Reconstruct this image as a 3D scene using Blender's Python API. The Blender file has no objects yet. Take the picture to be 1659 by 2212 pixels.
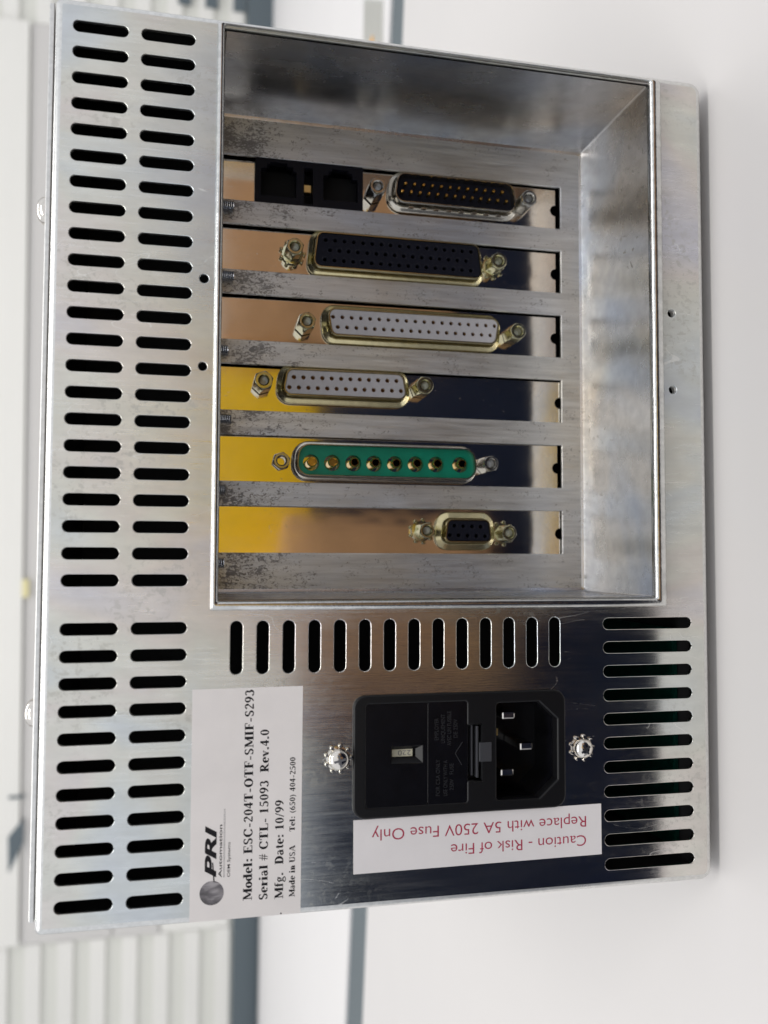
import bpy, bmesh, math, random
from mathutils import Vector, Matrix
random.seed(7)
S = bpy.context.scene
C = S.collection
# ---------------------------------------------------------------- frame of the box front, in mm:
# a runs along the front from its right end to its left end, b runs down from its top edge, c runs back into the box
BW, BH, BD, GAP = 214.87, 168.0, 290.0, 3.3
def P(a, b, c): return ((107.4 - a) * .001, c * .001, (BH + GAP - b) * .001)
# ---------------------------------------------------------------- camera
cam = bpy.data.cameras.new('camera'); co = bpy.data.objects.new('camera', cam); C.objects.link(co)
RM = ((0.9754409540722964, -0.0036190792630316406, -0.22023134968440822),
      (0.014715792785319343, 0.9987017734578119, 0.04876692665035413),
      (0.21976894812786393, -0.05081013636578208, 0.9742278683558907))
w3 = [Vector((-r[1], r[2], -r[0])) for r in RM]
M = Matrix((w3[0], -w3[1], -w3[2])).transposed().to_4x4()
M.translation = Vector(P(130.5667, 31.1423, -212.338))
co.matrix_world = M
cam.sensor_fit = 'AUTO'; cam.sensor_width = 36; cam.lens = 36 * 1915.2337 / 2212
cam.clip_start = .01; cam.clip_end = 60
cam.dof.use_dof = True; cam.dof.focus_distance = .232; cam.dof.aperture_fstop = 13
S.camera = co
S.render.resolution_x, S.render.resolution_y = 768, 1024
S.view_settings.view_transform = 'Standard'; S.view_settings.look = 'None'
S.view_settings.exposure = .28; S.view_settings.gamma = 1
# ---------------------------------------------------------------- world and lamps (indoor)
W = bpy.data.worlds.new('World'); S.world = W; W.use_nodes = True
bg = W.node_tree.nodes['Background']
bg.inputs[0].default_value = (.93, .95, 1, 1); bg.inputs[1].default_value = .78
def lamp(name, loc, sx, sy, power, col, rot=(0, 0, 0)):
    l = bpy.data.lights.new(name, 'AREA'); l.shape = 'RECTANGLE'; l.size = sx; l.size_y = sy; l.energy = power; l.color = col
    o = bpy.data.objects.new(name, l); o.location = loc; o.rotation_euler = rot; C.objects.link(o); return o
lamp('ceiling_lamp', (0.1, 0.75, 1.7), 1.8, .16, 9, (1, .97, .92))
lamp('ceiling_lamp', (-.2, -.75, 1.7), 1.8, .22, 16, (1, .98, .94))
# ---------------------------------------------------------------- materials
def mat(name, col, rough=.5, metal=0., bump=None, aniso=0., spec=.5, vary=None, tint=None, spots=None, rvary=0., coat=0., wear=None, rgrad=None, streak=0., scratch=False):
    m = bpy.data.materials.new(name); m.use_nodes = True; nt = m.node_tree; N = nt.nodes; L = nt.links
    p = N['Principled BSDF']; p.inputs['Base Color'].default_value = (*col, 1); p.inputs['Roughness'].default_value = rough
    p.inputs['Metallic'].default_value = metal; p.inputs['Specular IOR Level'].default_value = spec
    p.inputs['Coat Weight'].default_value = coat
    tc = N.new('ShaderNodeTexCoord')
    def mapped(sc):
        mp = N.new('ShaderNodeMapping'); mp.inputs['Scale'].default_value = sc; L.new(tc.outputs['Object'], mp.inputs['Vector']); return mp.outputs[0]
    def noise(sc, detail=4, rough=.55, dist=0):
        n = N.new('ShaderNodeTexNoise'); n.inputs['Scale'].default_value = 1; n.inputs['Detail'].default_value = detail
        n.inputs['Roughness'].default_value = rough; n.inputs['Distortion'].default_value = dist
        L.new(mapped(sc), n.inputs['Vector']); return n
    def ramp(fac, stops):
        r = N.new('ShaderNodeValToRGB'); e = r.color_ramp.elements
        while len(e) < len(stops): e.new(.5)
        for i, (q, c) in enumerate(stops): e[i].position = q; e[i].color = (*c, 1) if len(c) == 3 else c
        L.new(fac, r.inputs[0]); return r.outputs[0]
    def mix(fac, a, b, mode='MIX'):
        x = N.new('ShaderNodeMix'); x.data_type = 'RGBA'; x.blend_type = mode
        if isinstance(fac, (int, float)): x.inputs[0].default_value = fac
        else: L.new(fac, x.inputs[0])
        for i, v in ((6, a), (7, b)):
            if isinstance(v, tuple): x.inputs[i].default_value = (*v, 1)
            else: L.new(v, x.inputs[i])
        return x.outputs[2]
    def math_(op, a, b=0., c=None):
        x = N.new('ShaderNodeMath'); x.operation = op
        for i, v in enumerate((a, b) if c is None else (a, b, c)):
            if isinstance(v, (int, float)): x.inputs[i].default_value = v
            else: L.new(v, x.inputs[i])
        return x.outputs[0]
    base = None; r_out = None
    if tint:      # passivation colours: slow hue drift
        n = noise(tint[0], 3, .5, .6)
        base = ramp(n.outputs['Fac'], tint[1])
    if vary:
        n = noise(vary[0], 5, .6)
        f = ramp(n.outputs['Fac'], [(.3, (vary[1],) * 3), (.7, (1, 1, 1))])
        base = mix(1., base if base is not None else col, f, 'MULTIPLY')
    if rvary:
        n = noise((90, 90, 45), 6, .65)
        r_out = math_('MULTIPLY_ADD', n.outputs['Fac'], rvary * 2, rough - rvary)
        if streak: r_out = math_('MULTIPLY_ADD', noise((1500, 1500, 55), 3, .7).outputs['Fac'], streak * 2, math_('ADD', r_out, -streak))
    if spots:     # (scale, threshold, colour, region noise scale, region threshold)
        n = noise(spots[0], 5, .7, .4); rg = noise(spots[3], 2)
        a1 = ramp(n.outputs['Fac'], [(spots[1], (0, 0, 0)), (spots[1] + .05, (1, 1, 1))])
        a2 = ramp(rg.outputs['Fac'], [(spots[4], (0, 0, 0)), (spots[4] + .08, (1, 1, 1))])
        k = math_('MULTIPLY', math_('MULTIPLY', a1, a2), spots[5])
        base = mix(k, base if base is not None else col, spots[2])
        if r_out is None: r_out = math_('ADD', rough, 0.)
        r_out = math_('MULTIPLY_ADD', k, .3, r_out)
    if wear:      # rust-brown pitting in a patch next to the screws: z range in m
        n = noise((1250, 1250, 700), 3, .7, 1.4); n2 = noise((170, 170, 120), 3)
        sx = N.new('ShaderNodeSeparateXYZ'); L.new(tc.outputs['Object'], sx.inputs[0])
        zf = N.new('ShaderNodeMapRange'); L.new(sx.outputs['Z'], zf.inputs[0])
        zf.inputs[1].default_value = wear[0]; zf.inputs[2].default_value = wear[1]
        zz = math_('MULTIPLY_ADD', n2.outputs['Fac'], 1.1, -.66)
        thr = math_('ADD', -.10, math_('ADD', math_('MULTIPLY', zf.outputs[0], .15), math_('MULTIPLY', zz, .55)))
        k = math_('MULTIPLY', math_('LESS_THAN', .50, math_('ADD', n.outputs['Fac'], thr)), .6)
        base = mix(k, base if base is not None else col, (.09, .065, .045))
        if r_out is None: r_out = math_('ADD', rough, 0.)
        r_out = math_('MULTIPLY_ADD', k, .3, r_out)
        L.new(math_('MULTIPLY_ADD', k, -.7, metal), p.inputs['Metallic'])
    if scratch:   # a few hairline scratches
        n = noise((70, 70, 26), 1, .5, 1.5); n2 = noise((55, 55, 55), 2)
        band = math_('LESS_THAN', math_('ABSOLUTE', math_('ADD', n.outputs['Fac'], -.5)), .0022)
        k = math_('MULTIPLY', band, math_('LESS_THAN', .55, n2.outputs['Fac']))
        base = mix(math_('MULTIPLY', k, .5), base, (.9, .9, .88)); r_out = math_('MULTIPLY_ADD', k, .25, r_out)
    if rgrad:     # smoother, less handled zinc towards one corner
        sx = N.new('ShaderNodeSeparateXYZ'); L.new(tc.outputs['Object'], sx.inputs[0])
        ks = []
        for ax, lo, hi in rgrad[0]:
            mr = N.new('ShaderNodeMapRange'); mr.interpolation_type = 'SMOOTHSTEP'; L.new(sx.outputs[ax], mr.inputs[0]); mr.inputs[1].default_value = lo; mr.inputs[2].default_value = hi; ks.append(mr.outputs[0])
        k = math_('MULTIPLY', ks[0], ks[1])
        if r_out is None: r_out = math_('ADD', rough, 0.)
        r_out = math_('MULTIPLY', r_out, math_('MULTIPLY_ADD', k, rgrad[1] - 1, 1))
    if base is not None: L.new(base, p.inputs['Base Color'])
    if r_out is not None: L.new(r_out, p.inputs['Roughness'])
    if bump:
        n = noise(bump[0], 3, .6); bp = N.new('ShaderNodeBump'); bp.inputs['Strength'].default_value = bump[1]; bp.inputs['Distance'].default_value = bump[2]
        L.new(n.outputs['Fac'], bp.inputs['Height']); L.new(bp.outputs[0], p.inputs['Normal'])
    return m
TINT = [(.30, (.60, .64, .70)), (.42, (.67, .70, .69)), (.50, (.72, .72, .66)), (.58, (.73, .69, .65)), (.70, (.66, .66, .71))]
zinc = mat('brushed_zinc', (.6, .6, .6), .33, 1, rgrad=((('X', -.03, -.045), ('Z', .135, .105)), .45), streak=.2, scratch=True, bump=((5200, 900, 160), .4, .00005), tint=((26, 26, 14), TINT), vary=((300, 300, 120), .88), rvary=.14,
           spots=((600, 600, 500), .53, (.50, .50, .46), (30, 30, 22), .50, .45))
zinc_edge = mat('rolled_zinc_edge', (.74, .74, .72), .3, 1, vary=((900, 900, 900), .8), rvary=.08)
zinc_cage = mat('brushed_zinc_recess', (.5, .51, .53), .46, 1, streak=.16, bump=((4200, 4200, 160), .5, .00005), tint=((18, 18, 14), [(.3, (.66, .71, .80)), (.5, (.75, .76, .77)), (.7, (.78, .77, .72))]), vary=((900, 300, 60), .72), rvary=.12,
                wear=(.100, .122))
zinc_wall = mat('satin_zinc_wall', (.5, .5, .52), .26, 1, bump=((1500, 900, 500), .25, .00004), tint=((22, 22, 22), [(.3, (.48, .54, .66)), (.5, (.60, .60, .61)), (.7, (.66, .60, .54))]), vary=((260, 260, 260), .8), rvary=.1,
                spots=((420, 420, 420), .60, (.26, .23, .19), (26, 26, 26), .56, .55))
weld = mat('bright_weld_bead', (.72, .72, .70), .2, 1, bump=((1800, 1800, 1800), .35, .00008), vary=((500, 500, 200), .7), rvary=.08)
nickel = mat('nickel_plated_bracket', (.88, .82, .72), .09, 1, bump=((36, 36, 26), .4, .0004), vary=((200, 200, 200), .93), rvary=.04, streak=.03, spots=((1100, 1100, 1100), .62, (.55, .52, .48), (60, 60, 60), .5, .6))
tin = mat('yellow_chromate_shell', (.66, .58, .34), .22, 1, vary=((500, 500, 500), .75), rvary=.1)
tin_grey = mat('grey_tin_shell', (.62, .58, .50), .2, 1, vary=((500, 500, 500), .75), rvary=.08)
standoff_m = mat('yellow_zinc_jackscrew', (.72, .70, .48), .2, 1, vary=((700, 700, 700), .7), rvary=.1)
standoff_g = mat('grey_zinc_jackscrew', (.62, .61, .57), .2, 1, vary=((700, 700, 700), .75), rvary=.1)
gold = mat('gold_contact', (.95, .66, .22), .16, 1)
gold_dull = mat('dull_gold_pin', (.80, .62, .28), .3, 1)
pin_body = mat('shade_dark_pin', (.10, .08, .05), .5, 1)  # dark tone paints the shade around the pin shanks inside the shell
screw_m = mat('nickel_screw', (.80, .76, .70), .14, 1, vary=((900, 900, 900), .8))
steel_dark = mat('dark_thread_steel', (.30, .31, .33), .3, 1)
blk = mat('black_plastic', (.006, .006, .007), .36, 0, bump=((2500, 2500, 2500), .1, .00003), spec=.25)
blk_gloss = mat('black_plastic_gloss', (.004, .004, .006), .25, 0, spec=.25, vary=((300, 300, 300), .5))
blk_grey = mat('worn_black_plastic', (.045, .046, .052), .3, 0)
blk_ins = mat('navy_black_insulator', (.011, .012, .021), .55, 0, spec=.12, vary=((900, 900, 900), .7))
wht_ins = mat('grey_white_insulator', (.48, .47, .485), .45, 0, vary=((500, 500, 500), .9))
grn_ins = mat('green_insulator', (.0, .26, .16), .35, 0, vary=((200, 200, 200), .8))
rj = mat('black_jack_plastic', (.006, .006, .010), .45, 0, spec=.15)
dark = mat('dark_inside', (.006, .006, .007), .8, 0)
hole_m = mat('contact_hole_dark', (.001, .001, .001), .8, 0, spec=.02)
brassy = mat('brass_socket', (.40, .22, .08), .4, 1)
pcb = mat('green_circuit_board', (.0, .05, .035), .3, 0, vary=((400, 400, 400), .5))
paper = mat('white_label_paper', (.78, .74, .72), .5, 0, vary=((90, 90, 90), .93))
paper2 = mat('white_vinyl_label', (.76, .73, .73), .32, 0, vary=((90, 90, 90), .94))
ink = mat('black_ink', (.010, .009, .011), .6, 0, spec=.2)
ink_grey = mat('grey_halftone_ink', (.16, .15, .16), .6, 0, tint=((500, 500, 220), [(.35, (.07, .065, .07)), (.5, (.14, .13, .14)), (.65, (.34, .32, .33))]))
ink_red = mat('crimson_ink', (.36, .018, .06), .5, 0)
ivory = mat('ivory_plastic', (.50, .48, .36), .45, 0)
emboss = mat('embossed_black_plastic', (.025, .025, .028), .22, 0)
lam = mat('white_laminate', (.62, .60, .59), .38, 0, bump=((9, 9, 9), .03, .002), vary=((3, 5, 5), .97), spec=.35)
lam2 = mat('white_laminate_far', (.70, .685, .68), .5, 0, vary=((3, 5, 5), .97))
slate = mat('slate_grey_trim', (.085, .11, .125), .5, 0)
slat_m = mat('cream_painted_slat', (.72, .71, .67), .5, 0, vary=((3, 3, 9), .95))
slat_d = mat('grey_painted_groove', (.62, .62, .57), .6, 0)
wallm = mat('off_white_wall_paint', (.56, .545, .525), .7, 0, vary=((1, 1, 5), .93))
rubber = mat('black_rubber', (.02, .02, .02), .7, 0)
floor_m = mat('grey_vinyl_floor', (.22, .22, .23), .5, 0, vary=((3, 3, 3), .8))
orange = mat('orange_sticker', (.85, .42, .05), .5, 0)
ylw = mat('yellow_sticker', (.66, .60, .33), .5, 0)
yellow_standin_m = mat('yellow_standin', (.92, .58, .0), .4, 0)  # this and the next two colour the added blocks mirrored in the metal
brown_standin_m = mat('brown_standin', (.62, .36, .19), .75, 0, vary=((5, 5, 25), .55))
navy = mat('navy_standin', (.006, .013, .042), .5, 0)
alum = mat('aluminium_rail', (.75, .75, .72), .35, 1)
# ---------------------------------------------------------------- mesh helpers (all points in a, b, c millimetres)
def link(name, me, m, parent=None, smooth=False, **kw):
    o = bpy.data.objects.new(name, me); C.objects.link(o)
    if m and not me.materials: me.materials.append(m)
    if parent: o.parent = parent
    if smooth:
        for p in me.polygons: p.use_smooth = True
        if smooth != 2: me.set_sharp_from_angle(angle=math.radians(40))
    for k, v in kw.items(): o[k] = v
    return o
def mesh(name, V, F, m, parent=None, smooth=False, **kw):
    me = bpy.data.meshes.new(name); me.from_pydata([P(*v) for v in V], [], F); me.validate()
    bm = bmesh.new(); bm.from_mesh(me); bmesh.ops.recalc_face_normals(bm, faces=bm.faces); bm.to_mesh(me); bm.free()
    return link(name, me, m, parent, smooth, **kw)
def box(a0, a1, b0, b1, c0, c1, V=None, F=None):
    V = V if V is not None else []; F = F if F is not None else []
    n = len(V)
    V += [(a, b, c) for a in (a0, a1) for b in (b0, b1) for c in (c0, c1)]
    F += [tuple(n + i for i in f) for f in ((0, 1, 3, 2), (4, 6, 7, 5), (0, 4, 5, 1), (2, 3, 7, 6), (0, 2, 6, 4), (1, 5, 7, 3))]
    return V, F
def bobj(name, a0, a1, b0, b1, c0, c1, m, parent=None, bev=0, **kw):
    V, F = box(a0, a1, b0, b1, c0, c1)
    o = mesh(name, V, F, m, parent, **kw)
    if bev:
        bm = bmesh.new(); bm.from_mesh(o.data); bmesh.ops.bevel(bm, geom=bm.edges[:], offset=bev * .001, segments=2, profile=.5, affect='EDGES'); bm.to_mesh(o.data); bm.free()
    return o
def rpoly(pts, r, n=5):
    out = []; k = len(pts)
    rr = r if isinstance(r, (list, tuple)) else [r] * k
    for i in range(k):
        p = Vector(pts[i]); q = (Vector(pts[i - 1]) - p).normalized(); s = (Vector(pts[(i + 1) % k]) - p).normalized()
        ang = q.angle(s); d = rr[i] / math.tan(ang / 2); cen = p + (q + s).normalized() * (rr[i] / math.sin(ang / 2))
        A = p + q * d - cen; B = p + s * d - cen; t0 = math.atan2(A.y, A.x); t1 = math.atan2(B.y, B.x)
        while t1 - t0 > math.pi: t1 -= 2 * math.pi
        while t1 - t0 < -math.pi: t1 += 2 * math.pi
        for j in range(n + 1):
            t = t0 + (t1 - t0) * j / n; out.append((cen.x + rr[i] * math.cos(t), cen.y + rr[i] * math.sin(t)))
    return out
def rrect(a0, a1, b0, b1, r, n=5): return rpoly([(a0, b0), (a1, b0), (a1, b1), (a0, b1)], r, n)
def circ(a, b, r, n=16, t=0): return [(a + r * math.cos(t + 2 * math.pi * i / n), b + r * math.sin(t + 2 * math.pi * i / n)) for i in range(n)]
def loft(name, rings, m, parent=None, cap0=False, cap1=False, smooth=True, V=None, F=None, **kw):
    own = V is None
    if own: V, F = [], []
    n = len(rings[0][0]); base = len(V)
    for pts, c in rings: V += [(p[0], p[1], c) for p in pts]
    for i in range(len(rings) - 1):
        for j in range(n):
            k = (j + 1) % n; F.append((base + i * n + j, base + i * n + k, base + (i + 1) * n + k, base + (i + 1) * n + j))
    if cap0: F.append(tuple(base + j for j in range(n)))
    if cap1: F.append(tuple(base + (len(rings) - 1) * n + j for j in range(n)))
    if own: return mesh(name, V, F, m, parent, smooth, **kw)
def plate(name, outer, holes, c0, th, m, parent=None, bev=.12, **kw):
    """sheet with real cut-outs; front face at depth c0"""
    cu = bpy.data.curves.new('t', 'CURVE'); cu.dimensions = '2D'; cu.fill_mode = 'BOTH'
    cu.extrude = th / 2 - bev; cu.bevel_depth = bev; cu.bevel_resolution = 1
    for pts in [outer] + list(holes):
        sp = cu.splines.new('POLY'); sp.points.add(len(pts) - 1)
        for q, p in zip(sp.points, pts): q.co = (107.4 - p[0], BH + GAP - p[1], 0, 1)
        sp.use_cyclic_u = True
    t = bpy.data.objects.new('t', cu); me = bpy.data.meshes.new_from_object(t)
    for v in me.vertices: v.co = Vector((v.co.x * .001, (c0 + th / 2 - v.co.z) * .001, v.co.y * .001))
    me.materials.clear(); me.name = name
    bpy.data.objects.remove(t); bpy.data.curves.remove(cu)
    return link(name, me, m, parent, False, **kw)
def empty(name, a, b, c, **kw):
    o = bpy.data.objects.new(name, None); o.empty_display_size = .02; C.objects.link(o)
    for k, v in kw.items(): o[k] = v
    return o
# ================================================================ the controller box
unit = empty('controller_box', 0, 0, 0, label='zinc plated electronics controller box with vent slots, recessed connector bay and power inlet', category='electronics box')
# folded sheet body: rolled edge round the front, sides, back
r0 = 1.7
rings = []
for i in range(6):
    t = i / 5 * math.pi / 2; ins = r0 * (1 - math.sin(t)); rings.append((rpoly([(ins, ins), (BW - ins, ins), (BW - ins, BH - ins), (ins, BH - ins)], [max(.3, 1.6 - ins), max(.3, 1.6 - ins), 3.2 - ins, 3.4 - ins], 6), r0 * (1 - math.cos(t))))
rings.append((rpoly([(0, 0), (BW, 0), (BW, BH), (0, BH)], [1.6, 1.6, 3.2, 3.4], 6), BD))
body = loft('body', rings, zinc_edge, unit, cap1=True)
front_outline = rings[0][0]
def slot(a0, a1, b0, b1): return rrect(a0, a1, b0, b1, min(a1 - a0, b1 - b0) / 2 - .001, 7)
holes = []
a0v, pv, b1v, b2v, aLv = 6.587, 6.169, 10.41, 25.87, 147.19
for k in range(22):
    for bb in (b1v, b2v): holes.append(slot(a0v + k * pv - 1.55, a0v + k * pv + 1.55, bb - 6.4, bb + 6.4))
for k in range(11):
    for bb in (b1v, b2v): holes.append(slot(aLv + k * pv - 1.55, aLv + k * pv + 1.55, bb - 6.4, bb + 6.4))
    aa = 147.6 + k * 6.121; holes.append(slot(aa - 1.6, aa + 1.6, 137.1, 162.7))
for k in range(14):
    bb = 43.566 + k * 6.17; holes.append(slot(145.57, 158.40, bb - 1.6, bb + 1.6))
for a, b, r in ((64.5, 34.95, 1.25), (85.6, 34.9, 1.2), (64.9, 158.0, 1.3), (85.6, 158.1, 1.3)): holes.append(circ(a, b, r, 20))
holes.append(rrect(164.15, 193.15, 71.7, 126.1, 2.8, 6))
OT, OB, OL, OR = 1.9, 142.0, 38.3, 153.3
holes.append(rrect(OT + .3, OB, OL, OR, .5, 2))
panel = plate('front_panel', front_outline, holes, 0, 1.2, zinc, unit, bev=.16)
for a, b in ((64.9, 158.0), (85.6, 158.1)):     # threaded insets in the two right holes
    V, F = [], []
    for q in range(4):
        loft('', [(circ(a, b, 1.12, 20), .25 + q * .5), (circ(a, b, .98, 20), .5 + q * .5), (circ(a, b, 1.12, 20), .75 + q * .5)], None, V=V, F=F)
    mesh('threaded_insert', V, F, zinc_edge, unit)
# recessed bay: welded bead round the mouth, four walls, floor with six slots
def bead(o, c): return (rrect(OT - o, OB + o, OL - o, OR + o, max(.15, .9 + o * .5), 4), c)
prof = [(1.3, .12), (1.25, -.2), (1.05, -.55), (.65, -.88), (.15, -1.02), (-.35, -.92), (-.75, -.6), (-1.0, -.1), (-1.1, .5), (-1.15, 1.1)]
brings = []
for o_, c in prof:
    oo = o_
    pts = rrect(OT - oo * .42 - (.35 if oo < 0 else 0), OB + oo, OL - oo * .8, OR + oo * (1.75 if oo > 0 else 1.2), .5, 4); brings.append((pts, c))
loft('bay_bead', brings, weld, unit)
ia0, ia1, ib0, ib1 = 2.65, 140.8, 39.15, 151.9
h = 41.5
loft('bay_wall', [(rrect(ia0, ia1, ib0, ib1, .5, 4), .9), (rrect(ia0, ia1, ib0, ib1, .5, 4), h - 1.1), (rrect(ia0 + .3, ia1 - .3, ib0 + .3, ib1 - .3, .5, 4), h - .35), (rrect(ia0 + 1.1, ia1 - 1.1, ib0 + 1.1, ib1 - 1.1, .5, 4), h)], zinc_wall, unit)
s0, sw, pitch = 14.42, 13.59, 20.32
fh = [rrect(s0 + k * pitch, s0 + k * pitch + sw, 40.4, 144.9, .3, 2) for k in range(6)]
plate('bay_floor', rrect(ia0 + 1.05, ia1 - 1.05, ib0 + 1.05, ib1 - 1.05, .5, 4), fh, h - .02, 1.1, zinc_cage, unit, bev=.16)
# thread ends of the bracket screws poking into the bay
def zthread(a, c, b0, b1, r, name='screw_thread', parent=None):
    V, F = [], []; n = 12; st = int((b1 - b0) / .28); rgs = []
    for i in range(st + 1):
        rr = r if i % 2 else r * .82
        rgs.append([(a + rr * math.cos(2 * math.pi * j / n), b0 + (b1 - b0) * i / st, c + rr * math.sin(2 * math.pi * j / n)) for j in range(n)])
    for g in rgs: V += g
    for i in range(st):
        for j in range(n): k = (j + 1) % n; F.append((i * n + j, i * n + k, (i + 1) * n + k, (i + 1) * n + j))
    F.append(tuple(st * n + j for j in range(n)))
    return mesh(name, V, F, steel_dark, parent)
for a, e in ((30.7, 43.7), (50.9, 43.9), (72.2, 42.6), (91.8, 43.6), (111.8, 42.3), (132.3, 42.2)): zthread(a, 39.2, 39.2, e, 1.35, parent=unit)
# ---------------------------------------------------------------- connectors
CB, CF = 42.9, 38.5
def rp(a, b, c0, c1): k = (c1 + 212.34) / (c0 + 212.34); return (130.57 + (a - 130.57) * k, 31.14 + (b - 31.14) * k)
def dpts(ac, bc, wide, narrow, hh, side, off, r, n=5):
    """D outline; side=+1: wide edge at larger a"""
    ac, bc = rp(ac, bc, 36.8, 38.5)
    aw, an = ac + side * (hh + off), ac - side * (hh + off)
    pts = [(an, bc - narrow - off), (aw, bc - wide - off), (aw, bc + wide + off), (an, bc + narrow + off)]
    if side < 0: pts = pts[::-1]
    return rpoly(pts, max(.25, r + off), n)
def hexpts(a, b, r, n=24, rot=.3):
    out = []
    for i in range(n):
        t = 2 * math.pi * i / n; u = (t + math.pi / 6) % (math.pi / 3) - math.pi / 6
        out.append((a + r * math.cos(math.pi / 6) / math.cos(u) * math.cos(t + rot), b + r * math.cos(math.pi / 6) / math.cos(u) * math.sin(t + rot)))
    return out
def standoff(a, b, tip, parent, m, washer=False, r=2.75, rot=.3):
    if tip < 36: a, b = rp(a, b, tip, tip + 2.8); tip += 2.8
    nut = r + .0
    o = loft('standoff', [(hexpts(a, b, nut, rot=rot), CB - .1), (hexpts(a, b, nut, rot=rot), tip + .9), (circ(a, b, nut * .86, 24, rot), tip + .25), (circ(a, b, nut * .80, 24, rot), tip), (circ(a, b, 1.62, 24, rot), tip),
         (circ(a, b, 1.35, 24, rot), tip + .35), (circ(a, b, 1.22, 24, rot), tip + .6), (circ(a, b, 1.32, 24, rot), tip + .8), (circ(a, b, 1.22, 24, rot), tip + 1.1), (circ(a, b, 1.3, 24, rot), tip + 1.4), (circ(a, b, 1.2, 24, rot), tip + 3.5)], m, parent, cap1=True)
    o.data.materials.append(steel_dark); o.data.polygons[-1].material_index = 1
    if washer: star(a, b, CB, 2.9, 3.6, parent, m)
    return o
def star(a, b, c, ri, ro, parent, m, name='lock_washer', n=9):
    V, F = [], []
    loft('', [(circ(a, b, ri + .2, 22), c), (circ(a, b, ri + .2, 22), c - .45), (circ(a, b, ri - .6, 22), c - .55)], None, V=V, F=F)
    for i in range(n):
        t = 2 * math.pi * i / n + .2; ca, cb = a + (ro - .15) * math.cos(t), b + (ro - .15) * math.sin(t)
        q = [(ca + .55 * math.cos(t + u) , cb + .55 * math.sin(t + u)) for u in [2 * math.pi * j / 8 for j in range(8)]]
        q2 = [(ca + .34 * math.cos(t + u), cb + .34 * math.sin(t + u)) for u in [2 * math.pi * j / 8 for j in range(8)]]
        loft('', [(q, c + .0), (q, c - .42 - .12 * (i % 2)), (q2, c - .72 - .12 * (i % 2))], None, cap1=True, V=V, F=F)
    return mesh(name, V, F, m, parent, True)
def bracket(k, b1, txt, gapa=.7, cut=()):
    a0, a1 = s0 + k * pitch + gapa, s0 + k * pitch + sw + 2
    ac = s0 + k * pitch + sw / 2 + .4
    pts = [(a0, 39.5), (a1, 39.5), (a1, b1)]
    for i in range(11):
        t = math.pi / 2 + math.pi * i / 10; pts.append((ac + 1.75 * math.cos(t + math.pi / 2 - math.pi) * -1 * -1, b1 + 1.55 * math.sin(t + math.pi / 2) ))
    # notch bites toward smaller b, walked from larger a to smaller a
    pts = [(a0, 39.5), (a1, 39.5), (a1, b1), (ac + 1.9, b1)] + [(ac + 1.75 * math.cos(math.pi * i / 10), b1 - 1.7 * math.sin(math.pi * i / 10)) for i in range(11)] + [(ac - 1.9, b1), (a0, b1)]
    o = plate('bracket', pts, list(cut), CB, .9, nickel, unit, bev=.06, label=txt)
    c_ = Vector(P(ac, 145, CB)); R_ = Matrix.Translation(c_) @ Matrix.Rotation(math.radians(-.6), 4, 'X') @ Matrix.Translation(-c_)
    o.data.transform(R_)
    return o
def female(k, br, bc, ac, wide, narrow, hh, side, rows, m_shell, m_ins, hr=.52, fl=2.0, flr=2.6, rimr=1.9, slots=False):
    D = lambda off, c, r=rimr: (dpts(ac, bc, wide, narrow, hh, side, off, r), c)
    loft('shell', [D(fl, CB), D(fl, CB - .5), D(fl - .35, CB - .85), D(.95, CB - 1.1), D(.5, CB - 1.6), D(.38, CB - 2.4), D(.34, CF + .2), D(.22, CF), D(0, CF), D(-.12, CF + .2), D(-.15, CF + 2.5)], m_shell, br)
    hs = [circ(a, b, hr, 12) for a, b in rows]
    plate('insulator', D(-.3, 0)[0], hs, CF + .22, 3, m_ins, br, bev=.1)
    if m_ins is blk_ins:
        V, F = [], []
        for a, b in rows: loft('', [(circ(a, b, hr * 1.32, 10), CF + .19), (circ(a, b, hr * .98, 10), CF + .45)], None, V=V, F=F)
        mesh('socket_rim', V, F, blk_grey, br, kind='stuff')
    V, F = [], []
    for a, b in rows: loft('', [(circ(a, b, hr * .96, 10), CF + .9), (circ(a, b, hr * .75, 10), CF + 1.0), (circ(a, b, hr * .7, 10), CF + 3.6)], None, cap1=True, V=V, F=F)
    mesh('socket', V, F, brassy if m_ins is wht_ins else hole_m, br, kind='stuff')
def row(a0, b0, a1, b1, n): return [rp(a0 + (a1 - a0) * i / (n - 1), b0 + (b1 - b0) * i / (n - 1), 36.8, CF) for i in range(n)]
# slot 1 (topmost in the picture): twin jack block and 25 pin plug
br = bracket(0, 143.5, 'bracket with two black modular jacks and a pin plug', cut=[[(15.2, 50.3), (27.5, 50.3), (27.5, 81.2), (15.2, 81.2)]])
plate('jack_block', rrect(14.7, 27.9, 49.9, 81.6, .3, 2), [
    [(25.7, 51.4), (25.7, 61.9), (17.9, 61.9), (17.9, 60.9), (16.5, 60.9), (16.5, 59.2), (15.5, 59.2), (15.5, 54.0), (16.2, 54.0), (16.2, 53.0), (17.4, 53.0), (17.4, 51.4)],
    [(25.4, 69.7), (25.4, 80.2), (18.4, 80.2), (18.4, 78.6), (16.6, 78.6), (16.6, 77.3), (15.8, 77.3), (15.8, 72.2), (16.6, 72.2), (16.6, 71.2), (17.9, 71.2), (17.9, 69.7)],
    [(27.2, 64.0), (27.2, 66.8), (16.2, 66.8), (16.2, 64.0)]], 41.75, 3, rj, br, bev=.1)
bobj('jack_cavity', 14.8, 27.8, 50, 81.5, 50.5, 51.5, dark, br)
bobj('contact', 20.8, 22.9, 64.3, 66.3, 43.5, 46, gold_dull, br)
ac, bc = 21.35, 109.3
D = lambda off, c: (dpts(ac, bc, 19.0, 17.9, 4.15, 1, off, 2.5), c)
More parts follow.
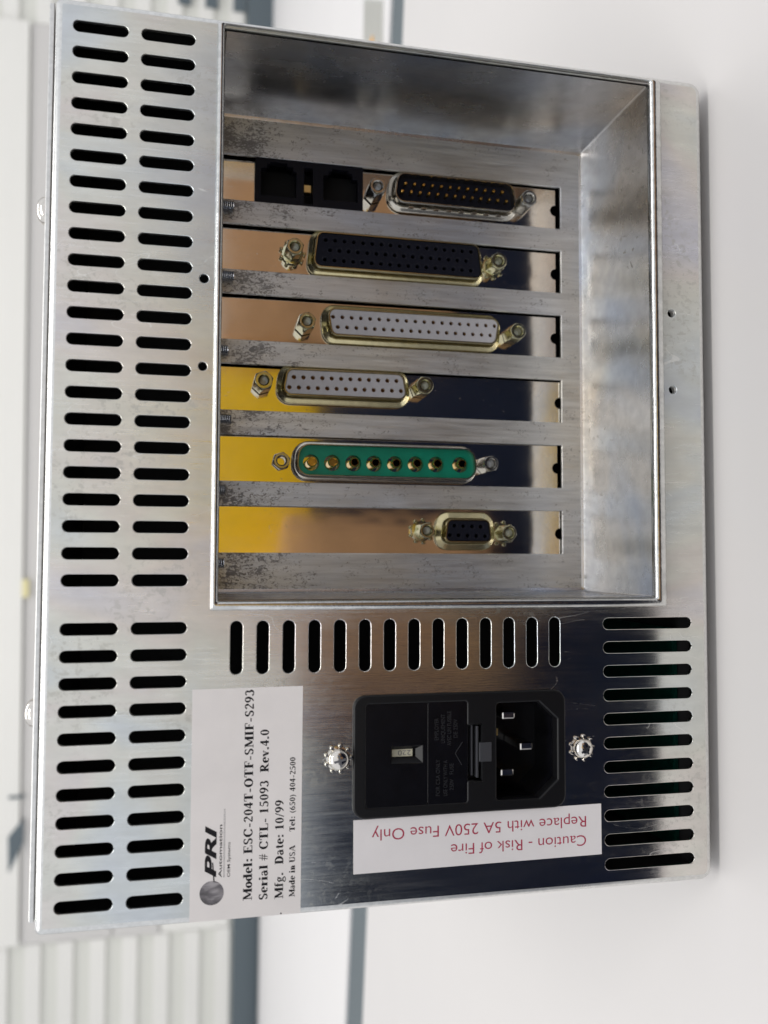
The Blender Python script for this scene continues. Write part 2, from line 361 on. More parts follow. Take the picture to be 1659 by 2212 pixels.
loft('shell', [D(2.0, CB), D(2.0, CB - .5), D(1.7, CB - .8), D(1.0, CB - 1.0), D(.5, CB - 1.6), D(.38, CB - 2.6), D(.34, CF + .2), D(.22, CF), D(0, CF), D(-.1, CF + .2), D(-.1, CB - .6)], tin_grey, br)
loft('insulator', [D(-.05, CB - 1.3)], blk_ins, br, cap1=True)
for a, b in row(19.9, 93.76, 19.56, 124.07, 12) + row(22.32, 92.78, 22.26, 125.4, 13):
    o = loft('pin', [(circ(a, b, .34, 8), CB - 1.3), (circ(a, b, .36, 8), CF + 1.3), (circ(a, b, .6, 8), CF + 1.25), (circ(a, b, .6, 8), CF + .8), (circ(a, b, .3, 8), CF + .3)], pin_body, br, cap1=True)
    o.data.materials.append(gold)
    for f in o.data.polygons[8:]: f.material_index = 1
for i in range(8):
    b = 95.3 + i * 3.95; bobj('dimple', 25.7, 26.05, b, b + 1.7, CF + 1.4, CF + 2.6, tin_grey, br, bev=.1)
standoff(23.3, 84.4, 33.0, br, standoff_g); standoff(22.5, 131.0, 33.0, br, standoff_g, rot=.7)
# slot 2: three row 50 way socket
br = bracket(1, 143.5, 'bracket with a black three row socket')
rows = row(39.1, 69.87, 39.1, 113.9, 17) + row(42.0, 71.13, 42.0, 112.35, 16) + row(44.9, 69.7, 44.8, 113.8, 17)
female(1, br, 91.85, 41.95, 25.5, 24.3, 4.95, 1, rows, tin, blk_ins, hr=.66, fl=1.9)
standoff(42.9, 60.6, 33.4, br, standoff_m, True); standoff(42.3, 121.4, 33.2, br, standoff_m, True, rot=.6)
# slot 3: 37 way grey socket
br = bracket(2, 143.4, 'bracket with a long grey two row socket')
rows = row(61.4, 72.17, 61.1, 121.29, 19) + row(64.3, 73.58, 64.0, 119.93, 18)
female(2, br, 96.75, 62.75, 26.1, 24.9, 3.75, -1, rows, tin, wht_ins, hr=.70, fl=2.1)
standoff(64.0, 64.2, 33.2, br, standoff_m); standoff(63.2, 127.4, 33.2, br, standoff_m, rot=.8)
# slot 4: 25 way grey socket
br = bracket(3, 144.6, 'bracket with a short grey two row socket')
rows = row(79.5, 60.99, 79.2, 91.02, 12) + row(82.45, 59.73, 82.1, 92.4, 13)
female(3, br, 76.1, 80.85, 18.1, 16.9, 3.6, 1, rows, tin, wht_ins, hr=.74, fl=2.2)
standoff(81.5, 52.2, 33.4, br, standoff_m, r=2.9); standoff(80.8, 98.7, 33.2, br, standoff_m, rot=.9, r=2.9)
# slot 5: eight power pins in a green body
br = bracket(4, 143.7, 'bracket with a green power connector of eight gold pins', gapa=.25)
ac, bc = 103.0, 88.8
D = lambda off, c: (dpts(ac, bc, 26.9, 26.0, 4.3, 1, off, 3.2), c)
loft('shell', [D(1.5, CB), D(1.5, CB - .5), D(1.2, CB - .85), D(.6, CB - 1.0), D(.4, CB - 1.6), D(.34, CF + .2), D(.22, CF), D(0, CF), D(-.1, CF + .2), D(-.1, CB - .2)], tin_grey, br)
wells = [rp(a, b, 40.3, CB - 2.0) for a, b in [(103.5, 66.5), (103.45, 72.6), (103.4, 78.8), (103.35, 84.95), (103.3, 91.18), (103.2, 97.47), (103.1, 103.7), (103.0, 111.2)]]
plate('insulator', D(-.15, 0)[0], [circ(a, b, 2.42, 20) for a, b in wells], CB - 2.6, 4, grn_ins, br, bev=.1)
for i, (a, b) in enumerate(wells):
    loft('pin_well', [(circ(a, b, 2.45, 20), CB - 2.4), (circ(a, b, 2.45, 20), CB + 1.0)], blk_grey, br, cap1=True)
    a_, b_ = a - .15, b + .1
    o = loft('pin', [(circ(a_, b_, 1.15, 18), CB + 1), (circ(a_, b_, 1.15, 18), CF + 1.3), (circ(a_, b_, 1.5, 18), CF + 1.1), (circ(a_, b_, 1.5, 18), CF + .2), (circ(a_, b_, 1.3, 18), CF - .1), (circ(a_, b_, 1.0, 18), CF - .1), (circ(a_, b_, .9, 18), CF + .15)] + ([(circ(a_, b_, .88, 18), CF + 2.4)] if i > 1 else []), gold, br, cap1=True)
    if i > 1: o.data.materials.append(hole_m); o.data.polygons[-1].material_index = 1
standoff(103.0, 58.2, 41.2, br, standoff_g, r=2.7); standoff(103.0, 118.8, 33.4, br, standoff_g, rot=.2, r=2.6)
# slot 6: nine way black socket
br = bracket(5, 144.5, 'bracket with a small black nine way socket', gapa=.1)
rows = row(121.3, 108.65, 121.5, 116.75, 4) + row(124.05, 107.2, 124.3, 118.11, 5)
female(5, br, 112.95, 122.75, 7.1, 6.25, 3.15, 1, rows, tin, blk_ins, hr=.66, fl=2.6, rimr=1.5)
standoff(122.9, 99.4, 33.3, br, standoff_m, True, r=2.55); standoff(123.4, 124.4, 33.3, br, standoff_m, True, rot=.9, r=2.6)
# ---------------------------------------------------------------- power inlet with fuse drawer
inl = plate('power_inlet', rrect(164.4, 192.95, 71.95, 125.85, 2.6, 6), [
    rpoly([(165.75, 74.3), (191.1, 74.3), (191.1, 100.5), (185.95, 100.5), (185.95, 104.1), (171.65, 104.1), (171.65, 100.5), (165.75, 100.5)], [1.0, 1.0, 1.0, .1, .1, .1, .1, 1.0], 4),
    rpoly([(166.4, 107.4), (191.2, 107.4), (191.2, 119.2), (186.5, 124.4), (171.1, 124.4), (166.4, 119.2)], [1.2, 1.2, .6, .4, .4, .6], 4)], -.9, 3.5, blk, unit, bev=.45)
dr = plate('fuse_drawer', rrect(166.05, 190.8, 74.6, 89.98, .9, 4), [[(176.35, 80.8), (180.7, 80.8), (180.7, 88.9), (176.35, 88.9)]], -.75, 3, blk_gloss, inl, bev=.12)
plate('drawer_end', rrect(166.05, 190.8, 90.15, 100.2, .5, 3), [], -.75, 3, blk_gloss, inl, bev=.12)
loft('window_bezel', [([(176.35, 80.8), (180.7, 80.8), (180.7, 88.9), (176.35, 88.9)], -.7), ([(177.4, 81.4), (179.3, 81.4), (179.3, 87.3), (177.4, 87.3)], .6), ([(177.4, 81.4), (179.3, 81.4), (179.3, 87.3), (177.4, 87.3)], 1.6)], blk, inl, cap1=True, smooth=False)
bobj('voltage_tag', 177.45, 179.25, 81.45, 86.6, .75, 1.5, ivory, inl, bev=.05)
bobj('drawer_recess', 166, 191, 74, 104.4, 2.6, 3.4, dark, inl)
bobj('latch_slot', 171.7, 185.9, 100.6, 104.0, 2.2, 2.5, dark, inl)
bobj('latch_blade', 172.0, 184.3, 101.25, 101.55, -.6, 2, blk_grey, inl)
bobj('latch_blade', 172.3, 184.9, 102.45, 103.0, -.9, 2, blk_grey, inl, bev=.1)
bobj('latch_tongue', 176.3, 181.0, 103.2, 106.4, -1.15, -.3, blk_grey, inl, bev=.15)
for (x0, y0, x1, y1) in ((176.0, 98.9, 178.7, 97.05), (178.7, 97.05, 181.6, 98.7)):
    d = Vector((x1 - x0, y1 - y0)).normalized() * .11; q = Vector((-d.y, d.x))
    V = [(x0 + q.x, y0 + q.y, -.83), (x1 + q.x, y1 + q.y, -.83), (x1 - q.x, y1 - q.y, -.83), (x0 - q.x, y0 - q.y, -.83)]
    V += [(a, b, -.7) for a, b, c in V]
    mesh('arrow_mark', V, [(0, 1, 2, 3), (4, 5, 6, 7), (0, 1, 5, 4), (1, 2, 6, 5), (2, 3, 7, 6), (3, 0, 4, 7)], emboss, inl)
cav = lambda g, c: (rpoly([(166.4 + g, 107.4 + g), (191.2 - g, 107.4 + g), (191.2 - g, 119.2 - g * .4), (186.5 - g * .4, 124.4 - g), (171.1 + g * .4, 124.4 - g), (166.4 + g, 119.2 - g * .4)], [1.2, 1.2, .6, .4, .4, .6], 4), c)
loft('socket_cavity', [cav(-.15, 2.0), cav(.1, 15)], blk_gloss, inl, cap1=True)
for a, b in ((170.9, 112.8), (178.9, 117.6), (185.3, 112.4)): bobj('prong', a - 1.0, a + .9, b - 2.0, b + 1.7, 3.6, 15, screw_m, inl, bev=.5)
bobj('contact_tab', 174.5, 176.2, 109.0, 110.6, 6, 9, gold_dull, inl)
def pan_screw(name, a, b, c, r, parent, m, washer=True, rot=.3, along='c'):
    V, F = [], []
    rg = [(r, 0), (r, -.5), (r * .93, -1.1), (r * .74, -1.65), (r * .45, -1.95), (r * .30, -2.02)]
    loft('', [(circ(a, b, q, 24), c + z) for q, z in rg], None, cap1=True, V=V, F=F)
    o = mesh(name, V, F, m, parent, True)
    cr = []
    for t in (rot, rot + math.pi / 2):
        V, F = box(-r * .55, r * .55, -.27, .27, -.35, .05)
        V = [(a + x * math.cos(t) - y * math.sin(t), b + x * math.sin(t) + y * math.cos(t), c - 1.72 + z - (0 if t == rot else .012)) for x, y, z in V]
        cr.append(mesh('cross_recess', V, F, steel_dark, o))
    if washer: star(a, b, c + .5, r + .1, r + .6, o, m)
    return o
pan_screw('inlet_screw', 178.85, 68.0, -.55, 2.6, unit, screw_m, rot=.25)
pan_screw('inlet_screw', 178.95, 131.0, -.55, 2.5, unit, screw_m, rot=.6)
# lid plate and its two screws, on top of the box
bobj('lid_plate', .8, BW - 2.6, -1.4, -.22, 1.8, BD - 3, zinc_edge, unit, bev=.2)
for a in (48.1, 167.0):
    V, F = [], []; n = 24; r = 3.45
    prof2 = [(r, -1.42), (r, -1.95), (r * .92, -3.0), (r * .7, -3.8), (r * .4, -4.2), (.3, -4.3)]
    for q, b in prof2: V += [(a + q * math.cos(2 * math.pi * j / n), b, 9 + q * math.sin(2 * math.pi * j / n)) for j in range(n)]
    for i in range(len(prof2) - 1):
        for j in range(n): k = (j + 1) % n; F.append((i * n + j, i * n + k, (i + 1) * n + k, (i + 1) * n + j))
    F.append(tuple((len(prof2) - 1) * n + j for j in range(n)))
    mesh('lid_screw', V, F, screw_m, unit, True)
for a in (22, BW - 22):
    for c in (22, BD - 25):
        V, F = [], []
        for q, b in ((6, BH), (6, BH + GAP)): V += [(a + q * math.cos(2 * math.pi * j / 20), b, c + q * math.sin(2 * math.pi * j / 20)) for j in range(20)]
        F = [(j, (j + 1) % 20, 20 + (j + 1) % 20, 20 + j) for j in range(20)] + [tuple(range(20, 40))]
        mesh('rubber_foot', V, F, rubber, unit)
# added black block and liner paint the interior shade; board behind the vents
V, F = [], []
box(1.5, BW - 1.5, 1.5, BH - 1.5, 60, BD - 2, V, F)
mesh('interior_shade_block', V, F, dark, unit)
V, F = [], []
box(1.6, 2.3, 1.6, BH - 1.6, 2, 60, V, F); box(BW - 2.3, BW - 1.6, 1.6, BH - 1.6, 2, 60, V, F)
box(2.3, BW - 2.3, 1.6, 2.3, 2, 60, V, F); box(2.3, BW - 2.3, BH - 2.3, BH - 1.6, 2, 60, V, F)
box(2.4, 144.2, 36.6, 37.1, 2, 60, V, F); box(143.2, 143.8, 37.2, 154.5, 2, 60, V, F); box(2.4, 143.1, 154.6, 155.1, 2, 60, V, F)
mesh('interior_shade_liner', V, F, dark, unit)
bobj('circuit_board', 150, 210, 164.2, 165.4, 12, 58, pcb, unit)
bobj('circuit_board', 145.5, 147, 50, 130, 25, 58, pcb, unit)
# ---------------------------------------------------------------- printed labels
def frame_mesh(name, me, org, right, up, m, parent, c):
    """2D mesh coordinates (mm) -> panel; right/up are (da, db) directions"""
    for v in me.vertices:
        x, y, z = v.co; a = org[0] + right[0] * x + up[0] * y; b = org[1] + right[1] * x + up[1] * y
        v.co = P(a, b, c - z)
    bm = bmesh.new(); bm.from_mesh(me); bmesh.ops.recalc_face_normals(bm, faces=bm.faces); bm.to_mesh(me); bm.free()
    return link(name, me, m, parent)
def sans(txt, org, right, up, cap, length, m, parent, c, bold=0., shear=0., name='lettering', raise_=.0):
    cu = bpy.data.curves.new('t', 'FONT'); cu.body = txt; cu.size = 1; cu.offset = bold; cu.shear = shear; cu.extrude = .001 if raise_ else 0
    t = bpy.data.objects.new('t', cu); me = bpy.data.meshes.new_from_object(t)
    xs = [v.co.x for v in me.vertices]; x0, x1 = min(xs), max(xs); sy = cap / .729
    for v in me.vertices: v.co = Vector(((v.co.x - x0) / (x1 - x0) * length, v.co.y * sy, raise_ * (1 if v.co.z > 0 else 0) + .01))
    me.materials.clear(); bpy.data.objects.remove(t); bpy.data.curves.remove(cu); me.name = name
    return frame_mesh(name, me, org, right, up, m, parent, c)
# a small bold roman face with serifs, drawn as strokes: thick stems, thin arms
T, t_ = .225, .085
def g_line(x0, y0, x1, y1, w): return ('l', x0, y0, x1, y1, w)
def g_arc(cx, cy, rx, ry, d0, d1, wt=T, wn=t_): return ('a', cx, cy, rx, ry, d0, d1, wt, wn)
def sf(x, y, h=.19, w=.055): return ('l', x - h, y + (w / 2 if y < .5 else -w / 2), x + h, y + (w / 2 if y < .5 else -w / 2), w)
def stem(x, y0, y1, w=T): return ('l', x, y0, x, y1, w)
X = .68
G = {
 'M': (1.0, [stem(.16, 0, 1, .08), stem(.84, 0, 1), g_line(.18, 1, .5, .12, .2), g_line(.5, .1, .82, .98, .07), sf(.16, 0, .15), sf(.84, 0, .19), sf(.12, 1, .12), sf(.87, 1, .14)]),
 'o': (.56, [g_arc(.28, .34, .18, .32, 0, 360)]),
 'd': (.62, [g_arc(.26, .33, .17, .31, 20, 340), stem(.44, 0, 1), sf(.37, 1, .12), sf(.52, 0, .11)]),
 'e': (.52, [g_arc(.27, .34, .17, .32, 0, 310), g_line(.1, .37, .46, .37, .06)]),
 'l': (.36, [stem(.18, 0, 1), sf(.18, 0, .17), sf(.11, 1, .11)]),
 ':': (.34, [g_line(.17, 0, .17, .19, .19), g_line(.17, .45, .17, .64, .19)]),
 '.': (.3, [g_line(.14, 0, .14, .19, .19)]),
 '-': (.42, [g_line(.06, .3, .36, .3, .13)]),
 'E': (.74, [stem(.22, 0, 1), sf(.2, 0, .18), sf(.2, 1, .18), g_line(.22, .965, .66, .965, .07), g_line(.22, .035, .7, .035, .07), g_line(.22, .52, .52, .52, .06), stem(.64, .74, .96, .06), stem(.68, .04, .28, .06), stem(.5, .4, .64, .05)]),
 'F': (.68, [stem(.22, 0, 1), sf(.22, 0, .2), sf(.2, 1, .18), g_line(.22, .965, .62, .965, .07), g_line(.22, .52, .5, .52, .06), stem(.61, .7, .96, .06), stem(.48, .4, .64, .05)]),
 'L': (.72, [stem(.22, 0, 1), sf(.2, 0, .18), sf(.22, 1, .2), g_line(.22, .035, .68, .035, .07), stem(.66, .04, .3, .06)]),
 'T': (.72, [stem(.36, 0, 1), sf(.36, 0, .2), g_line(.04, .965, .68, .965, .07), stem(.06, .7, .96, .06), stem(.66, .7, .96, .06)]),
 'I': (.42, [stem(.21, 0, 1), sf(.21, 0, .19), sf(.21, 1, .19)]),
 'D': (.8, [stem(.22, 0, 1), sf(.2, 0, .18), sf(.2, 1, .18), g_arc(.3, .5, .36, .47, -90, 90)]),
 'U': (.8, [stem(.2, .3, 1), g_arc(.42, .32, .22, .3, 180, 360, .2, .08), stem(.64, .3, 1, .08), sf(.2, 1, .19), sf(.64, 1, .14)]),
 'A': (.8, [g_line(.1, 0, .39, .98, .07), g_line(.4, 1, .7, 0, .21), g_line(.2, .33, .56, .33, .06), sf(.1, 0, .13), sf(.68, 0, .16)]),
 'R': (.8, [stem(.22, 0, 1), sf(.2, 0, .18), sf(.2, 1, .18), g_arc(.34, .73, .22, .235, -90, 90, .19), g_line(.36, .5, .66, .02, .19), sf(.72, 0, .1)]),
 'S': (.6, [g_arc(.3, .73, .18, .235, 30, 250, .17, .08), g_line(.18, .6, .42, .38, .2), g_arc(.3, .26, .18, .235, -150, 60, .17, .08), stem(.47, .72, .96, .05), stem(.11, .04, .28, .05)]),
 'C': (.78, [g_arc(.42, .5, .29, .48, 35, 325), stem(.68, .66, .97, .06)]),
 'O': (.82, [g_arc(.41, .5, .28, .47, 0, 360)]),
 '0': (.56, [g_arc(.28, .5, .17, .47, 0, 360, .18)]),
 '1': (.56, [stem(.28, 0, 1, .19), sf(.28, 0, .17), g_line(.1, .83, .28, .96, .08)]),
 '2': (.56, [g_arc(.27, .72, .16, .25, -30, 165, .18), g_line(.41, .6, .1, .1, .11), g_line(.06, .07, .5, .07, .15)]),
 '3': (.56, [g_arc(.25, .75, .15, .21, -60, 160, .17), g_arc(.24, .28, .2, .26, -160, 75, .18)]),
 '4': (.56, [stem(.36, 0, 1, .18), g_line(.04, .3, .34, .98, .07), g_line(.03, .29, .53, .29, .13)]),
 '5': (.56, [g_line(.14, .93, .48, .93, .15), g_line(.16, .95, .1, .58, .06), g_arc(.24, .3, .2, .28, -150, 120, .18)]),
 '6': (.56, [g_arc(.29, .3, .17, .29, 0, 360, .17), g_arc(.52, .3, .42, .68, 105, 180, .16)]),
 '9': (.56, [g_arc(.27, .7, .17, .29, 0, 360, .17), g_arc(.04, .7, .42, .68, -75, 0, .16)]),
 'r': (.46, [stem(.18, 0, X - .02), sf(.18, 0, .16), sf(.12, X, .1), g_line(.22, .48, .38, .6, .1), g_line(.33, .5, .43, .6, .13)]),
 'i': (.36, [stem(.18, 0, X - .02), sf(.18, 0, .16), sf(.12, X, .1), g_line(.18, .82, .18, 1.0, .19)]),
 'a': (.56, [g_arc(.24, .5, .14, .16, 20, 160, .14), stem(.38, .08, .5, .18), g_arc(.22, .19, .13, .18, 30, 330, .16), g_line(.38, .05, .52, .08, .07), g_line(.22, .37, .38, .42, .06)]),
 'n': (.64, [stem(.18, 0, X - .02), sf(.18, 0, .15), sf(.12, X, .1), g_arc(.32, .42, .15, .23, 20, 150, .14), stem(.47, 0, .5), sf(.48, 0, .15)]),
 'v': (.56, [g_line(.12, X, .3, .02, .19), g_line(.3, .0, .46, X, .06), sf(.12, X - .05, .13), sf(.46, X - .05, .1)]),
 'f': (.4, [stem(.18, 0, .85, .18), sf(.18, 0, .16), g_arc(.3, .82, .14, .16, 40, 180, .12), g_line(.04, .63, .38, .63, .06)]),
 'g': (.56, [g_arc(.25, .45, .14, .2, 0, 360, .15), g_arc(.26, -.14, .2, .15, 0, 360, .1, .08), g_line(.14, .24, .16, .06, .1), g_line(.14, .06, .4, .03, .13), g_line(.36, .6, .5, .62, .08)]),
 't': (.38, [stem(.18, .1, .86, .18), g_line(.03, .63, .35, .63, .06), g_line(.18, .06, .35, .1, .1)]),
 '/': (.36, [g_line(.03, -.03, .33, 1.0, .09)]),
 '(': (.38, [g_arc(.46, .38, .3, .62, 115, 245, .13, .05)]),
 ')': (.38, [g_arc(-.08, .38, .3, .62, -65, 65, .13, .05)]),
 '#': (.62, [g_line(.16, 0, .28, 1, .07), g_line(.36, 0, .48, 1, .07), g_line(.04, .64, .6, .64, .07), g_line(.02, .36, .58, .36, .07)]),
 ' ': (.3, []),
}
def serif(txt, org, right, up, cap, length, m, parent, c, name='lettering'):
    x = 0; V, F = [], []; tot = sum(G[ch][0] + .03 for ch in txt)
    kx = length / tot / cap
    lay = 0
    for ch in txt:
        w, st = G[ch]
        for i, s in enumerate(st):
            lay = (i + 1) * .004; n = len(V)
            if s[0] == 'l':
                _, x0, y0, x1, y1, wd = s; d = Vector((x1 - x0, y1 - y0)); d.normalize(); q = Vector((-d.y, d.x)) * wd / 2
                if abs(d.x) > .1 and abs(d.y) > .3: q = Vector((wd / 2, 0))
                for px, py, sg in ((x0, y0, 1), (x1, y1, 1), (x1, y1, -1), (x0, y0, -1)): V.append(((x + px + sg * q.x) * cap * kx, (py + sg * q.y) * cap, lay))
                F.append((n, n + 1, n + 2, n + 3))
            else:
                _, cx, cy, rx, ry, d0, d1, wt, wn = s; k = 14
                for j in range(k + 1):
                    t = math.radians(d0 + (d1 - d0) * j / k); ww = wn + (wt - wn) * abs(math.cos(t)) ** 1.4
                    for sg in (1, -1):
                        V.append(((x + cx + (rx + sg * ww / 2) * math.cos(t)) * cap * kx, (cy + (ry + sg * ww / 2) * math.sin(t)) * cap, lay))
                for j in range(k): F.append((n + 2 * j, n + 2 * j + 1, n + 2 * j + 3, n + 2 * j + 2))
        x += w + .03
    me = bpy.data.meshes.new(name); me.from_pydata(V, [], F)
    return frame_mesh(name, me, org, right, up, m, parent, c)
RT, UP = (-1, 0), (0, -1)
def quad_label(name, q, m, **kw):
    V = [(a, b, -.09) for a, b in q] + [(a, b, .0) for a, b in q]
    return mesh(name, V, [(0, 1, 2, 3), (0, 1, 5, 4), (1, 2, 6, 5), (2, 3, 7, 6), (3, 0, 4, 7)], m, unit, **kw)
lab = quad_label('model_label', [(161.45, 33.6), (161.3, 59.35), (214.3, 59.2), (214.35, 33.65)], paper)
CL = -.10
serif('Model: ESC-204T-OTF-SMIF-S293', (210.4, 47.78), RT, UP, 2.03, 48.7, ink, lab, CL)
serif('Serial # CTL- 15093  Rev.4.0', (210.6, 51.40), RT, UP, 2.0, 39.5, ink, lab, CL)
serif('Mfg.  Date: 10/99', (210.6, 55.05), RT, UP, 1.98, 22.9, ink, lab, CL)
serif('Made in USA', (210.4, 57.80), RT, UP, 1.35, 11.9, ink, lab, CL)
serif('Tel: (650) 404-2500', (195.3, 57.72), RT, UP, 1.3, 17.4, ink, lab, CL)
sans('PRI', (204.6, 39.45), RT, UP, 2.55, 11.8, ink, lab, CL, bold=.035, shear=.25)
sans('Automation', (204.7, 40.82), RT, UP, .78, 12.0, ink, lab, CL, bold=.01)
sans('OEM Systems', (204.7, 42.72), RT, UP, .7, 7.9, ink, lab, CL, bold=.004)
mesh('logo_tail', [(205.6, 38.95, CL - .02), (201.2, 38.6, CL - .02), (201.2, 38.85, CL - .02), (205.6, 39.25, CL - .02)], [(0, 1, 2, 3)], ink, lab)
for b in (41.2, 41.42): mesh('printed_rule', [(204.75, b, CL), (189.1, b, CL), (189.1, b + .07, CL), (204.75, b + .07, CL)], [(0, 1, 2, 3)], ink_grey, lab)
mesh('printed_globe', [(a, b, CL) for a, b in circ(208.1, 38.6, 2.75, 36)], [tuple(range(36))], ink_grey, lab)
mesh('ink_speck', [(a, b, CL) for a, b in circ(214.0, 54.6, .2, 8)], [tuple(range(8))], ink, lab)
lab2 = quad_label('caution_label', [(193.65, 71.8), (193.3, 136.2), (206.0, 136.25), (206.35, 71.85)], paper2)
R2, U2 = (0, -1), (1, 0)
sans('Replace with 5A 250V Fuse Only', (196.15, 132.0), R2, U2, 2.85, 55.7, ink_red, lab2, CL, bold=-.004)
sans('Caution - Risk of Fire', (200.9, 131.95), R2, U2, 2.8, 35.8, ink_red, lab2, CL, bold=-.004)
for txt, a, b, L_ in (('EMPLOYER', 175.3, 92.75, 5.3), ('UNIQUEMENT', 176.1, 94.4, 7.0), ('AVEC UN FUSIBLE', 176.8, 96.0, 8.4), ('DE 250V', 174.9, 97.6, 4.5),
                      ('FOR CSA ONLY', 188.8, 93.1, 8.8), ('USE ONLY WITH A', 188.9, 95.0, 8.6), ('250V   FUSE', 187.6, 96.6, 6.5)):
    sans(txt, (a, b), RT, UP, 1.05, L_, emboss, inl, -.74, raise_=.09, name='raised_lettering')
sans('220', (177.75, 86.2), R2, U2, 1.25, 3.3, ink_grey, inl, .74)
# ================================================================ surface and background
TB = BH + GAP
def slab(name, pts, th, b, m, **kw):
    n = len(pts); V = [(a, b, c) for a, c in pts] + [(a, b + th, c) for a, c in pts]
    F = [tuple(range(n)), tuple(range(n, 2 * n))] + [(i, (i + 1) % n, n + (i + 1) % n, n + i) for i in range(n)]
    return mesh(name, V, F, m, **kw)
def L1(a): return 355 + (a + 233) * .17
def L2(a): return L1(a) + (10 if a < -233 else 10 + (a + 233) * .061)
EDGE = -32
tbl = empty('workbench', 0, 0, 0, label='white laminate workbench that the metal box stands on', category='workbench')
slab('bench_top', [(-1500, EDGE), (900, EDGE), (900, L1(900)), (-1500, L1(-1500))], 28, TB, lam, parent=tbl)
for a in (-1380, 780):
    for c in (EDGE + 60, L1(a) - 70): bobj('leg', a, a + 45, TB + 28, TB + 740, c - 22, c + 22, slate, tbl)
slab('gap_shade_strip', [(-1500, L1(-1500) + .5), (900, L1(900) + .5), (900, L2(900)), (-1500, L2(-1500))], 40, TB + 2, slate,
     label='dark grey strip painted as the shaded gap between the two white benches behind the box', category='shaded gap')  # solid slate strip drawn in place of a gap lying in shade
b2 = empty('rear_workbench', 0, 0, 0, label='second white bench top beyond the dark strip, out of focus', category='workbench')
slab('bench_top', [(-1500, L2(-1500) + .5), (900, L2(900) + .5), (2400, L2(2400) + .5), (2400, 1480), (-2200, 1240), (-2200, L2(-1500) + .5)], 30, TB, lam2, parent=b2)
slab('bench_panel', [(-1400, 600), (2200, 700), (2200, 720), (-1400, 620)], 700, TB + 30, slate, parent=b2)
# slatted wall with a dark plinth
def wc(a): return 1310 + (a + 837) * .065
pl = slab('plinth', [(-2200, wc(-2200)), (2600, wc(2600)), (2600, wc(2600) + 15), (-2200, wc(-2200) + 15)], 45, TB - 45, slate,
          label='dark grey plinth strip running under the slatted wall', category='plinth')
wl = slab('slatted_wall', [(-2200, wc(-2200) + 12), (2600, wc(2600) + 12), (2600, wc(2600) + 40), (-2200, wc(-2200) + 40)], 760, TB - 45 - 760, slat_d,
          label='cream slatted wall out of focus behind the benches', category='wall')
for k in range(9):
    bt = TB - 50 - k * 53
    for x0, x1 in ((790, 2600), (-2200, -760)):
        slab('slat', [(x0, wc(x0) + 7), (x1, wc(x1) + 7), (x1, wc(x1) + 11.8), (x0, wc(x0) + 11.8)], 26, bt - 26, slat_m, parent=wl)
for k, (hh, dp, mm) in enumerate(((120, 2, slat_m), (80, 4, wallm), (150, 3, wallm), (60, 8, slat_m), (170, 5, wallm), (150, 3, slat_m))):
    bt = TB - 50 - (0, 120, 200, 350, 410, 580)[k]
    slab('wall_board', [(-758, wc(-758) + 8 - dp), (788, wc(788) + 8 - dp), (788, wc(788) + 11.8), (-758, wc(-758) + 11.8)], hh - 3, bt - hh, mm, parent=wl)
for bb in (8, 54, 102):
    slab('dark_opening', [(-1500, wc(-1500) + 4), (-824, wc(-824) + 4), (-824, wc(-824) + 6.8), (-1500, wc(-1500) + 6.8)], 22, bb, slate, parent=wl)
def wall_quad(name, pts, m, **kw):       # thin raised marks on the wall, at (a, b)
    n = len(pts); V = [(a, b, wc(a) - 2) for a, b in pts] + [(a, b, wc(a) + 13) for a, b in pts]
    return mesh(name, V, [tuple(range(n)), tuple(range(n, 2 * n))] + [(i, (i + 1) % n, n + (i + 1) % n, n + i) for i in range(n)], m, **kw)
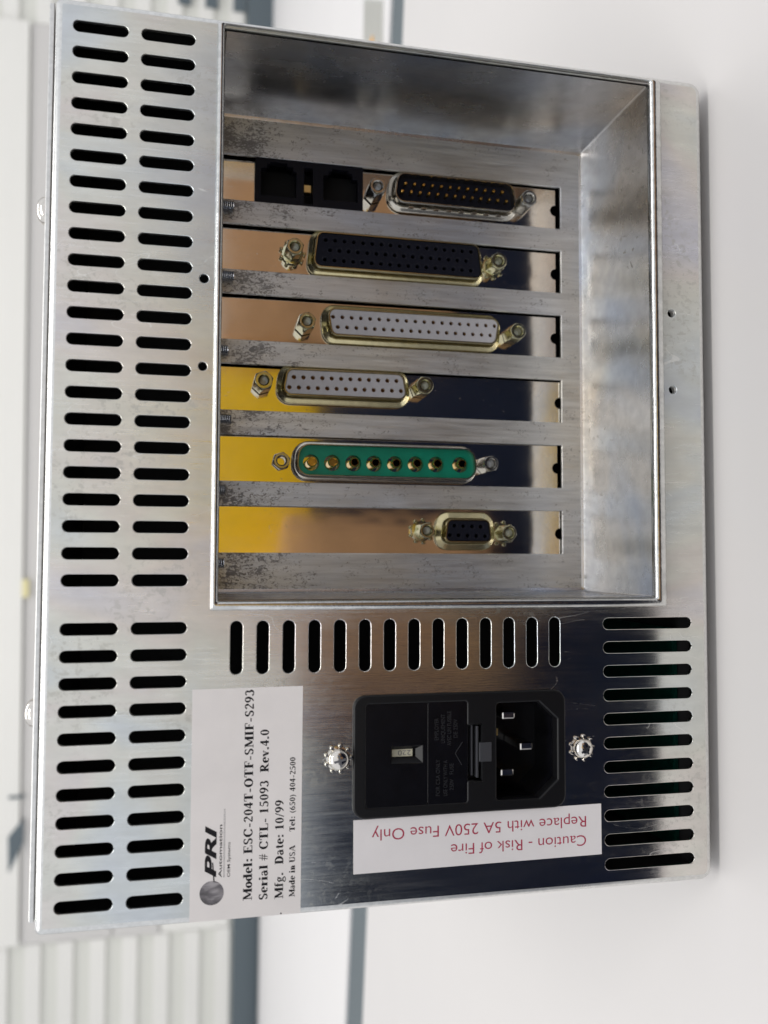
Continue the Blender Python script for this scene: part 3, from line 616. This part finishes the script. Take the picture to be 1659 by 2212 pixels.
wall_quad('yellow_sticker', [(170, -232), (200, -232), (200, -222), (170, -222)], ylw, label='small pale yellow sticker on the blurred wall above the box', category='sticker')
wall_quad('wall_bracket', [(573, -226), (602, -249), (662, -248), (614, -226)], slate, label='dark slanted bracket on the blurred wall at the lower left of the picture', category='bracket')
wall_quad('trim_strip', [(533, -249), (538, -249), (538, -226), (533, -226)], slate, label='thin dark strip beside the slanted wall bracket', category='trim')
rail = slab('bench_rail', [(-329.5, 484.6), (-278, 487), (-232, 415), (-284, 414)], 1.6, TB - 1.6, alum, label='narrow bright metal rail lying on the rear bench at the top of the picture', category='rail')
slab('orange_tag', [(-277, 447), (-268, 447), (-268, 462), (-277, 462)], .5, TB - 2.2, orange, label='small orange tag on the bright metal rail', category='tag')
up = slab('back_wall', [(-3200, 1700), (3600, 1900), (3600, 1930), (-3200, 1730)], 2600, -1800, wallm, kind='structure')
slab('floor', [(-4000, -2500), (4000, -2500), (4000, 3000), (-4000, 3000)], 10, TB + 740, floor_m, kind='structure')
# added stand-ins for whoever stood behind the camera, shaping reflections in brackets and panel
navy_grp = empty('navy_reflection_standin', 0, 0, 0, label='added navy block standing in for trousers, mirrored dark in the connector brackets', category='reflection stand-in')
bobj('navy_standin_body', -34, 520, 128, TB + 740, -700, -430, navy, navy_grp, bev=6)
for i in range(3): bobj('navy_standin_face', -26, 510, 135 + i * 250, 378 + i * 250, -429, -424, navy, navy_grp, bev=2)
bobj('low_navy_standin', -420, -38, 242, TB + 740, -700, -430, navy, None, bev=6, label='added low navy block under the tall brown one, for a dark reflection in the upper brackets', category='reflection stand-in')
bobj('yellow_reflection_standin', -29, 150, 26, 127.5, -560, -440, yellow_standin_m, None, bev=5, label='added yellow block standing in for a shirt, mirrored in the lower brackets', category='bin')
bobj('brown_reflection_standin', -330, -47, 40, 241.5, -560, -425, brown_standin_m, None, bev=2, label='added tall brown block standing in for a hand, mirrored copper in the upper brackets', category='carton')
bobj('brown_reflection_standin', 98, 228, 128.5 - 30, 262, -423, -392, brown_standin_m, None, bev=2, label='added flat brown block standing in for a hand, mirrored copper in the lowest bracket', category='carton')
